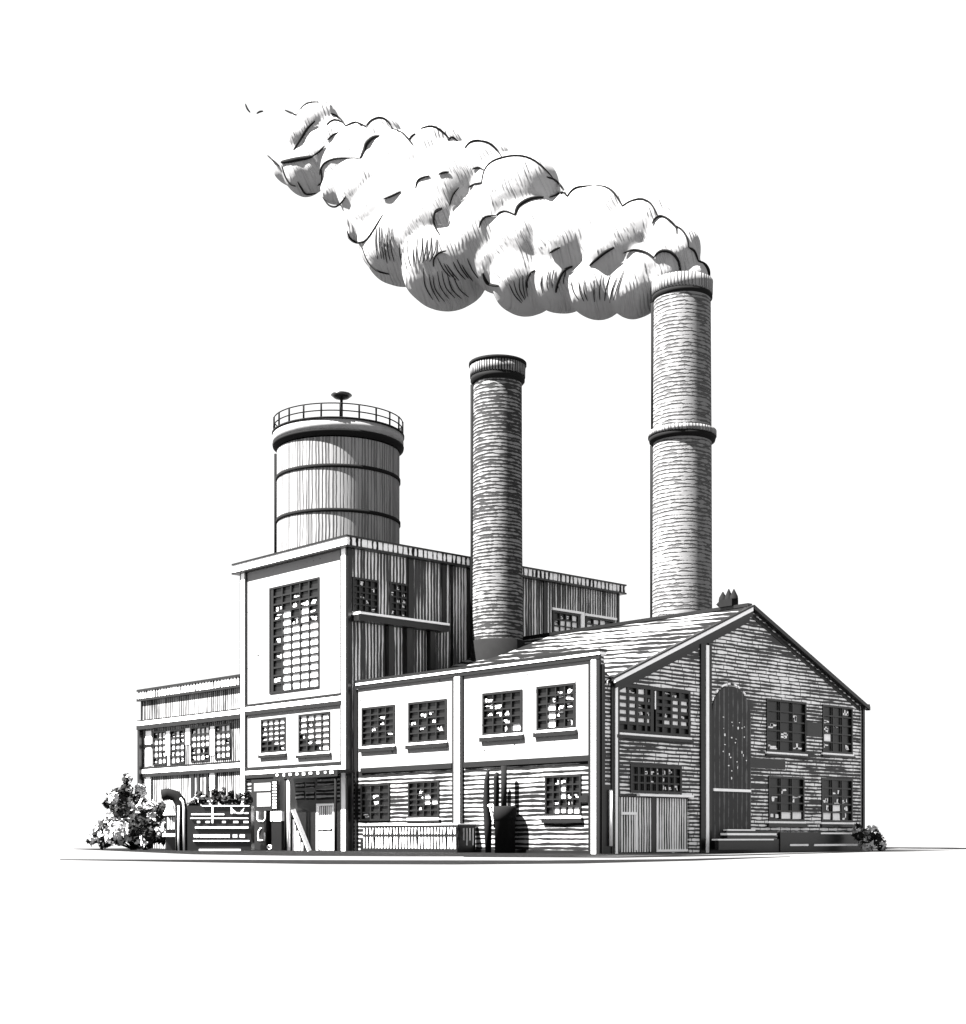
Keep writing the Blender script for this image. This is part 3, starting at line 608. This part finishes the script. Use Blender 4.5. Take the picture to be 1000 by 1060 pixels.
def smoke_mat():
    m, nt, b = newmat('dense_smoke')
    tc = N(nt, 'ShaderNodeTexCoord'); mp = N(nt, 'ShaderNodeMapping'); mp.inputs['Rotation'].default_value = (0, 0, GA)
    nt.links.new(tc.outputs['Object'], mp.inputs[0]); sp = N(nt, 'ShaderNodeSeparateXYZ'); nt.links.new(mp.outputs[0], sp.inputs[0])
    X, Y, Zc = sp.outputs
    w = noise_(nt, mp.outputs[0], .30, 2)
    t = math_(nt, 'ADD', math_(nt, 'ADD', X, math_(nt, 'MULTIPLY', Zc, .42)), math_(nt, 'MULTIPLY', w, .9))
    t2 = math_(nt, 'DIVIDE', t, .20)
    row = math_(nt, 'FLOOR', t2); d = math_(nt, 'MULTIPLY', math_(nt, 'ABSOLUTE', math_(nt, 'SUBTRACT', math_(nt, 'FRACT', t2), .5)), 2)
    nb = noise_(nt, comb(nt, math_(nt, 'MULTIPLY', Zc, .9), math_(nt, 'MULTIPLY', row, 7.3)), 1.0, 2, .5)
    h = math_(nt, 'MULTIPLY', smooth(nt, d, .1, .9), smooth(nt, nb, .40, .62))
    bp = N(nt, 'ShaderNodeBump'); bp.inputs['Strength'].default_value = 1; bp.inputs['Distance'].default_value = .05
    nt.links.new(h, bp.inputs['Height']); nt.links.new(bp.outputs[0], b.inputs['Normal'])
    b.inputs['Base Color'].default_value = g(.20); b.inputs['Roughness'].default_value = 1; b.inputs['Specular IOR Level'].default_value = 0
    return m
me.materials.append(smoke_mat())
tag(smk, 'billowing white smoke plume drifting left from the tall chimney', 'smoke')
# dark drawn strands on the puffs: outlines, plus hatching that imitates underside shade
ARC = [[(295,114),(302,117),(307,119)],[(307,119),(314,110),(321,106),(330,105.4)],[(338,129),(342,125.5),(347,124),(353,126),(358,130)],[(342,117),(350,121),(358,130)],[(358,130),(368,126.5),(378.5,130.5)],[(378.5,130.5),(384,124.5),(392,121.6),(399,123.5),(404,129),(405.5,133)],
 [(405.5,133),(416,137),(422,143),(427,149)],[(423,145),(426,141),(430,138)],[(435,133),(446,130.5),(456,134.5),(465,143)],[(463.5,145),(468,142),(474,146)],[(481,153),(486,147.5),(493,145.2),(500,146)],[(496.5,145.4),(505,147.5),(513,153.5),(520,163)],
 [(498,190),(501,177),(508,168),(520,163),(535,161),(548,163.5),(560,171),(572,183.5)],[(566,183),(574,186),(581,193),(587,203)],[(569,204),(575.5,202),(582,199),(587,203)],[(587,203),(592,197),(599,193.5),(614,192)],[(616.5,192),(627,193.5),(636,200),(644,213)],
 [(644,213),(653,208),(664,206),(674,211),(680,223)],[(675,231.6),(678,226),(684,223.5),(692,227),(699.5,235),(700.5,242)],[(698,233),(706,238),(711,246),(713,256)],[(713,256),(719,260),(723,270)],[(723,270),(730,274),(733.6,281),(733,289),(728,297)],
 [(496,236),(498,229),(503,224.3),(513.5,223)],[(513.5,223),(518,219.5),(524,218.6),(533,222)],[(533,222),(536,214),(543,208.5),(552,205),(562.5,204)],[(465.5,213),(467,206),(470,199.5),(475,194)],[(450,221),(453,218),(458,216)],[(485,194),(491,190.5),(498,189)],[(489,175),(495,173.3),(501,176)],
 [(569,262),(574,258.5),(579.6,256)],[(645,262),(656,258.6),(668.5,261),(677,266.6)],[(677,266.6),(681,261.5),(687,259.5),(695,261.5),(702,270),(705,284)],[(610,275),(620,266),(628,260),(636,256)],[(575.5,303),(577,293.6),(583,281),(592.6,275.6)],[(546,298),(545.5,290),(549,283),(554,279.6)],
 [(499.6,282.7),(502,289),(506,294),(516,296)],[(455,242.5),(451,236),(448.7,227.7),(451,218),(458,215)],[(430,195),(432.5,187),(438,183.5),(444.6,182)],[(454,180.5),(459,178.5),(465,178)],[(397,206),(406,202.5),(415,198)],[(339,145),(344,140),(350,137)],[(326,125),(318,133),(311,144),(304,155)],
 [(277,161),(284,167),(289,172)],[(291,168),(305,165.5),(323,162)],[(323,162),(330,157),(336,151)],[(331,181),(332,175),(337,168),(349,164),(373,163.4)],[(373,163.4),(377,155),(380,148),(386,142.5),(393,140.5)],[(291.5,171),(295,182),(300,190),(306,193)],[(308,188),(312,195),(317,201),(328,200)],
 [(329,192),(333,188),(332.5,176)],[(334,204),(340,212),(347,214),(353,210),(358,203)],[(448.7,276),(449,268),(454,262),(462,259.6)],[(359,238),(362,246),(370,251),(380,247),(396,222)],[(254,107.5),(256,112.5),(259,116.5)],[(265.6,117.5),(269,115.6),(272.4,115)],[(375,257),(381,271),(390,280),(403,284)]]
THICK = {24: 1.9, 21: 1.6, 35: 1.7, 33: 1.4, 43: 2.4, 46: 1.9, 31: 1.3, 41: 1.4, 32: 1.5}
def hit(px, py):
    d = ray(px, py); h = BV.ray_cast(CAM, d.normalized())
    if h[0] is not None: return (h[0] - CAM).dot(FW)
    h = BV.find_nearest(CAM + d * (SM0 + max(0, 708-px)*.03)); return (h[0] - CAM).dot(FW)
def cr(P, n=5):
    out = []
    for i in range(len(P)-1):
        p0 = P[max(i-1, 0)]; p1 = P[i]; p2 = P[i+1]; p3 = P[min(i+2, len(P)-1)]
        for k in range(n):
            t = k/n; out.append(tuple(.5*(2*p1[j] + (p2[j]-p0[j])*t + (2*p0[j]-5*p1[j]+4*p2[j]-p3[j])*t*t + (3*p1[j]-p0[j]-3*p2[j]+p3[j])*t**3) for j in (0, 1)))
    return out + [P[-1]]
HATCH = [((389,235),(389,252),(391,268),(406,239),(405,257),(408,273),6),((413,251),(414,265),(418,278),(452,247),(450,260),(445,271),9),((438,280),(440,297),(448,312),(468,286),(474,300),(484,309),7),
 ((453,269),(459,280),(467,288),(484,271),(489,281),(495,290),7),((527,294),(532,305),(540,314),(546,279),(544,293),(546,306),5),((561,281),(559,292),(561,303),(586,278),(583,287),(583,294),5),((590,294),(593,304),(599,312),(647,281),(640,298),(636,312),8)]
rh = random.Random(11); NARC = len(ARC)  # hatch rows stand in for shade on the smoke's underside
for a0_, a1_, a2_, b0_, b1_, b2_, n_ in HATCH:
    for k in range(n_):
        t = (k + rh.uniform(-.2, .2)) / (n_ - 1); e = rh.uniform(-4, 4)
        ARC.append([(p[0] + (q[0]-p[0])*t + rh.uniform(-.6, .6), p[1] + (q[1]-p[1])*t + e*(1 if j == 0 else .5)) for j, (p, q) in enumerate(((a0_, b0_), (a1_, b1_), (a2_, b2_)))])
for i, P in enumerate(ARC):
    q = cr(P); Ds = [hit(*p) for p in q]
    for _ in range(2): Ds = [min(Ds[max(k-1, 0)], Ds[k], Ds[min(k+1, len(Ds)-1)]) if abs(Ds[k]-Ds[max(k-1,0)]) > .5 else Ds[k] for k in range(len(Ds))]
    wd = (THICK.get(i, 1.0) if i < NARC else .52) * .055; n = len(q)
    MB().tube([at(p[0], p[1], D - .05) for p, D in zip(q, Ds)], [wd * (.25 + .75*math.sin(math.pi*min(max((k+.35)/(n-.3), 0), 1))**.6) for k in range(n)], 6).build('outline_shade_strand', INKM, smk)

# ================================================================== YARD
def leafmesh(blobs, n, size, pale, seed):
    rn = random.Random(seed); m = MB()
    for c, rad in blobs:
        clumps = [(Vector((rn.gauss(0, 1), rn.gauss(0, 1), rn.gauss(0, 1))).normalized(), rn.random() < pale) for _ in range(7)]
        for _ in range(int(n * (rad/.6)**2) + 12):
            u = Vector((rn.gauss(0, 1), rn.gauss(0, 1), rn.gauss(0, 1))).normalized(); rr_ = rad * rn.uniform(.45, 1.0)**.6 * (1 + .22*mn.noise(u*2.3 + c))
            pos = c + u * rr_
            if pos.z < .02: continue
            lt = max(clumps, key=lambda q: q[0].dot(u))[1] and rr_ > rad*.7
            nrm = (u + Vector((rn.uniform(-.8, .8), rn.uniform(-.8, .8), rn.uniform(-.5, .9)))).normalized()
            a = nrm.orthogonal().normalized(); a = (a*math.cos(rn.random()*6.28) + nrm.cross(a)*math.sin(rn.random()*6.28)).normalized(); b_ = nrm.cross(a); s_ = size*rn.uniform(.6, 1.4)
            m.face([pos - a*s_, pos + b_*s_*.5 - a*.2*s_, pos + a*s_, pos - b_*s_*.5 - a*.2*s_], 1 if lt else 0)
    return m
def shrub(name, label, D, blobs, stem_px, n, size, pale, seed, group=None, cat='shrub'):
    cs = [(at(px, py, D + dd), rp * D / FP) for px, py, rp, dd in blobs]; b0 = at(stem_px, HZ, D)
    t = thing(name, label, cat, (b0.x, b0.y, 0), group)
    m = MB()
    for c, rad in cs: m.tube([(b0.x + random.uniform(-.15, .15), b0.y + random.uniform(-.15, .15), 0), Vector((b0.x, b0.y, 0)).lerp(c, .5) + Vector((0, 0, .15)), c], [.05, .035, .012], 6)
    m.build('stem', STEM, t); leafmesh(cs, n, size, pale, seed).build('foliage', [LEAFD, LEAFL], t)
shrub('shrub', 'large ragged shrub at the far left corner of the annex', 69, [(132,806,5,0),(131,818,7,0),(120,824,9,-.3),(113,832,6,0),(138,832,12,.2),(128,842,13,-.2),(146,818,7,.3),(150,838,13,0),(115,852,12,-.4),(104,862,9,0),(95,869,5,0),(122,862,14,-.6),(140,858,16,-.4),(158,852,14,.1),(170,838,9,.3),(168,862,12,0),(150,868,12,-.5),(108,871,8,-.3)], 138, 230, .16, .42, 3)
shrub('shrub', 'small round shrub at the right corner of the gable wall', 63.5, [(892,866,8,0),(903,862,8,0),(909,870,8,0),(897,874,8,-.2),(888,858,5,0),(913,876,5,0)], 900, 230, .13, .5, 4)
shrub('hedge', 'spiky dark hedge along the annex wall behind the slatted wagon', 67.5, [(200+k*6.2, 832-(k*5 % 7)*1.2, 5.5, (k % 3)*.1) for k in range(10)] + [(206, 822, 3, 0), (222, 820, 3, 0), (231, 819, 3, 0), (239, 822, 3, 0), (256, 824, 5, 0), (212, 826, 4, 0)], 225, 420, .12, .08, 9, cat='hedge')

# gooseneck pipe and meter box by the shrub
gp = thing('gooseneck_pipe', 'thick dark gooseneck pipe with two pale highlight lines between shrub and wagon', 'pipe', tuple(at(188, 866, 66).xy) + (0,))
def cpt(px, py, D): p = at(px, py, D); p.z = max(p.z, 0); return p
MB().tube([cpt(188, 880.5, 66), cpt(188, 840, 66), cpt(186.5, 830, 66), cpt(182, 824, 66), cpt(174, 822, 66), cpt(168, 823, 66)], .27, 12).build('pipe_body', INKM, gp)
MB().tube([cpt(190.4, 880.5, 65.66), cpt(190.4, 836, 65.66), cpt(189.3, 829.5, 65.66), cpt(186.5, 826.5, 65.68)], .05).build('highlight_line', TRIM, gp)  # pale tubes standing in for highlights on the dark pipe
MB().tube([cpt(184.8, 880.5, 65.66), cpt(184.8, 834, 65.66)], .04).build('highlight_line', TRIM, gp)
mbx = thing('meter_box', 'small pale slatted meter box with pointed cap beside the big shrub', 'utility box', tuple(at(176.5, 866, 67).xy) + (0,))
def fbox(m, x0, x1, yt, yb, D, dep, mi=0, zmin=0):      # box facing the camera side of the yard, real depth
    p0, p1 = at(x0, yt, D), at(x1, yb, D); z1_, z0_ = p0.z, max(p1.z, zmin)
    a = Vector((p0.x, p0.y, 0)); b_ = Vector((p1.x, p1.y, 0)); e = FW * dep
    for q in ((a, b_, b_+e, a+e),):
        lo = [v + Vector((0, 0, z0_)) for v in q]; hi = [v + Vector((0, 0, z1_)) for v in q]
        m.face(lo[::-1], mi); m.face(hi, mi)
        for k in range(4): m.face([lo[k], lo[(k+1) % 4], hi[(k+1) % 4], hi[k]], mi, uv=[(0, z0_), ((lo[k]-lo[(k+1)%4]).length, z0_), ((lo[k]-lo[(k+1)%4]).length, z1_), (0, z1_)])
    return m
fbox(MB(), 171.5, 181.5, 844, 880.5, 67, .45).build('box_body', INK, mbx)
fbox(MB(), 172.5, 180.5, 846, 858.5, 66.95, .04).build('slatted_door', GATE, mbx)
p = at(176.5, 866, 67.2); zc = at(0, 843.5, 67).z
MB().lathe(p.x, p.y, [(.36, zc), (.3, zc+.12), (.2, zc+.35), (.17, zc+.6), (.03, zc+.72)], 8).build('cap', TRIM, mbx)
fbox(MB(), 168, 181, 863, 866, 66.8, .16).build('step', TRIM, mbx)
# slatted wagon
wg = thing('slatted_wagon', 'dark slatted wagon loaded with planks in front of the annex', 'wagon', tuple(at(227, 866, 65).xy) + (0,))
fbox(MB(), 194, 260, 834, 883, 65, .9, zmin=.04).build('wagon_body', INKW, wg)
for (x0, x1, yt, yb) in ((209, 258, 833.6, 834.6), (198, 232, 842.2, 843.6), (239, 257, 841, 842.4), (197, 257, 846.6, 847.5), (202, 257, 855.6, 857.6), (200, 258, 869.8, 871.0), (206, 249, 879, 880.8)):
    fbox(MB(), x0, x1, yt, yb, 64.93, .06).build('slat', TRIM, wg)
m = MB()
for x0, x1 in ((204, 207), (213, 217), (230, 233.5), (241.5, 246.5), (252, 257)): fbox(MB(), x0, x1, 850, 851.8, 64.95, .05).build('bolt_plate', TRIM, wg)
x = 200.5
for w, gp_ in ((6, .7), (2.4, .6), (2.4, .5), (2.8, .7), (3, .6), (2.4, .6), (3.2, .5), (2.6, .7), (2, .6), (3, .5), (1.4, 3.4), (2.2, .8), (1.2, 3), (2, .8), (2.2, .5)):
    fbox(MB(), x, x+w, 863.8, 867.0 if w < 5 else 866.6, 64.95, .05).build('painted_mark', TRIM, wg); x += w + gp_
m = MB(); fbox(m, 219.2, 220.6, 834.7, 852, 64.94, .06); m.build('stake', TRIM, wg)
m = MB(); p = at(242, 837, 64.95); m.face([at(239, 836, 64.9), at(239, 841, 64.9), at(245, 841, 64.9)]); m.face([at(249, 840, 64.9), at(251, 841, 64.9), at(253, 836, 64.9)]); fbox(m, 239, 240, 835, 841, 64.93, .05); m.build('wagon_load', TRIM, wg)

# picket fence round the yard in front of the hall
fu = -.72; y0 = onU(376, 870, fu)[0]; y1 = onU(474, 870, fu)[0]
pf = thing('picket_fence', 'low pale picket fence in two rows in front of the hall front', 'fence', (fu, (y0+y1)/2, 0))
zt, zm0, zm1, zbm = 1.18, .93, .78, .18
m = MB(); m.box(fu-.02, fu+.1, y1, y0, zt-.17, zt-.05); m.box(fu-.02, fu+.1, y1, y0, .62, .78); m.box(fu-.04, fu+.1, y1, y0, 0, .2); m.box(fu+.06, fu+.12, y1+.02, y0, .2, 1.05); m.box(fu+.1, FU-.08, y1, y1+.1, 0, zt-.05)
m.build('fence_frame', INKW, pf)
MB().box(fu-.06, fu+.12, y1-.05, y0, zt-.047, zt+.01).box(fu+.123, FU-.1, y1-.05, y1+.12, zt-.047, zt+.01).build('top_rail', TRIM, pf)
n = 30; random.seed(3)
for k in range(n):
    yy = y0 - .12 - (y0-y1-.25)*k/(n-1); w = random.uniform(.022, .05); t = random.uniform(-.05, .05)
    MB().bar((fu-.03, yy, .16), (fu-.03, yy+t, .63), w*2, .04, up=(1, 0, 0)).bar((fu-.035, yy+t, .76), (fu-.035, yy, 1.02), w*1.7, .04, up=(1, 0, 0)).build('picket', TRIM, pf)
for k in range(4):
    x = fu+.3 + k*.17; MB().box(x-.025, x+.025, y1-.03, y1-.001, .3 if k % 2 else .5, 1.0).build('picket', GATE, pf)

# dark post and old pump barrel before the brick base
def wy(px, c=-.1): return onU(px, 850, c)[0]
dp = thing('dark_post', 'tall dark tapered post leaning beside the old pump barrel', 'post', (-.1, wy(505), 0))
MB().tube([(-.1, wy(505.5), 0), (-.1, wy(505), 1.2), (-.1, wy(503.4), 2.0), (-.1, wy(504), 2.9), (-.1, wy(505.5), 3.35)], [.12, .16, .14, .11, .05], 10).build('shaft', INKM, dp)
MB().bar((-.2, wy(508.5), 1.95), (-.2, wy(513), 1.2), .05).bar((-.2, wy(512), 1.95), (-.2, wy(515), 1.3), .05).bar((-.2, wy(507), 1.9), (-.2, wy(516), 1.85), .05).build('brace', TRIM, dp)
bl = thing('pump_barrel', 'dark old pump barrel with two upright pipes against the brick base', 'barrel', (-.3, wy(527), 0))
cy_ = wy(526.5); 
MB().lathe(-.3, cy_, [(0, 0), (.40, .0), (.40, 1.3), (.46, 1.34), (.46, 1.8), (.42, 1.84), (0, 1.86)], 24).build('barrel_body', INKM, bl)
MB().tube([(-.2, wy(515.6), 1.0), (-.2, wy(515.6), 3.0), (-.2, wy(516.6), 3.2)], [.11, .11, .06], 10).build('pipe', INKM, bl)
MB().tube([(-.2, wy(523.6), 1.6), (-.2, wy(523.6), 3.45)], .12, 10).build('pipe', INKM, bl)
MB().bar((-.2, wy(515.6), 1.1), (-.2, wy(524), 1.5), .14).build('bracket', INK, bl)

# bench of planks at the arched doorway, steps
bp_ = thing('plank_bench', 'low bench of stacked planks by the arched doorway', 'bench', (onV(778, 870, V-.5)[0], V-.5, 0))
def vb(x0, x1, yt, yb, o, dep, mat, name):
    c = V-o; a, zt_ = onV(x0, yt, c); b2, _ = onV(x1, yt, c); _, zb_ = onV(x0, yb, c)
    MB().box(a, b2, c, c+dep, max(zb_, .02), zt_).build(name, mat, bp_)
vb(753, 804, 862.4, 864.6, .6, .35, TRIM, 'seat_plank'); vb(753, 782, 858.4, 859.9, .45, .2, TRIM, 'back_plank'); vb(743, 801, 868.4, 870, .8, .3, TRIM, 'foot_plank')
vb(752, 805, 859.9, 862.4, .5, .2, INK, 'riser'); vb(744, 800, 870, 880, .75, .2, INK, 'riser'); vb(753, 803, 864.6, 868.4, .55, .25, INK, 'riser')
for x0, x1 in ((818, 837), (843, 888)):
    c = V-.16; a, zt_ = onV(x0, 873.8, c); b2, _ = onV(x1, 873.8, c); _, zb_ = onV(x0, 875.8, c)
    MB().box(a, b2, c, c+.018, zb_, zt_).build('plinth_strip', TRIM, ha)
x0, zt_ = onV(850, 861.5, V-.16); x1, zb_ = onV(882, 863, V-.16); MB().box(x0, x1, V-.16, V-.142, zb_-.02, zb_+.05).build('plinth_strip', TRIM, ha)

# ================================================================== GROUND
def sheet(name, pts, z, mat):
    o = MB().face([(p[0], p[1], z) for p in pts]).build(name, mat); return struct(o)
GR = plain('pale_ground', .073, .95, .05, .03, .05); ASP = plain('dark_asphalt', .0045, .9, .03, .3, .8)
sheet('ground', [(CAM.x + 30000*math.cos(a*math.pi/16), CAM.y + 30000*math.sin(a*math.pi/16)) for a in range(32)], 0, GR)
def band(top, bot): return [gd(*p) for p in bot] + [gd(*p) for p in reversed(top)]
sheet('forecourt', band([(76, 878.6), (200, 877.5), (330, 876), (500, 876), (640, 877), (800, 875), (930, 877.6)], [(76, 879.0), (200, 884.5), (300, 886), (420, 886.6), (560, 886.6), (700, 885.4), (830, 882), (930, 878.2)]), .006, ASP)
sheet('lane', band([(62, 889.6), (200, 890.0), (380, 890.6), (560, 890.8), (700, 889.4), (818, 886.6)], [(62, 890.2), (200, 892.6), (330, 894.6), (470, 895), (600, 894), (720, 891), (818, 887.0)]), .005, ASP)
sheet('track', band([(480, 886.6), (640, 886.4), (760, 884.6), (900, 881.6)], [(480, 887.2), (640, 888), (760, 885.9), (900, 882.0)]), .004, ASP)

# ================================================================== LIGHT, CAMERA
EL = R(53); AZ_ = R(67)
hd = RT * (-math.sin(AZ_)) + FW * (-math.cos(AZ_)); SUN = (hd * math.cos(EL) + Vector((0, 0, math.sin(EL)))).normalized()
l = bpy.data.lights.new('sun', 'SUN'); l.energy = 5; l.angle = R(.5); l.color = (1, .985, .97)
lo = bpy.data.objects.new('sun', l); COL.objects.link(lo); lo.rotation_euler = SUN.to_track_quat('Z', 'Y').to_euler(); lo.location = (-30, 10, 60)
w = bpy.data.worlds.new('World'); sc.world = w; w.use_nodes = True; nt = w.node_tree; nt.nodes.clear()
s = nt.nodes.new('ShaderNodeTexSky'); s.sky_type = 'NISHITA'; s.sun_disc = False; s.sun_elevation = EL; s.sun_rotation = math.atan2(hd.x, hd.y)
bw = nt.nodes.new('ShaderNodeRGBToBW'); bg = nt.nodes.new('ShaderNodeBackground'); bg.inputs[1].default_value = .05; out = nt.nodes.new('ShaderNodeOutputWorld')
nt.links.new(s.outputs[0], bw.inputs[0]); mi = nt.nodes.new('ShaderNodeMath'); mi.operation = 'MINIMUM'; mi.inputs[1].default_value = 1.85; nt.links.new(bw.outputs[0], mi.inputs[0]); nt.links.new(mi.outputs[0], bg.inputs[0]); nt.links.new(bg.outputs[0], out.inputs[0])
cd = bpy.data.cameras.new('camera'); co = bpy.data.objects.new('camera', cd); COL.objects.link(co); sc.camera = co
co.location = CAM; co.rotation_euler = (R(90), 0, -GA); cd.sensor_fit = 'HORIZONTAL'; cd.sensor_width = 36; cd.lens = 36 * FP / 1000; cd.shift_y = (HZ - 530) / 1000
cd.clip_end = 60000
vs_ = sc.view_settings; vs_.view_transform = 'Standard'; vs_.look = 'None'; vs_.gamma = 1; vs_.exposure = 3.62
sc.cycles.max_bounces = 6
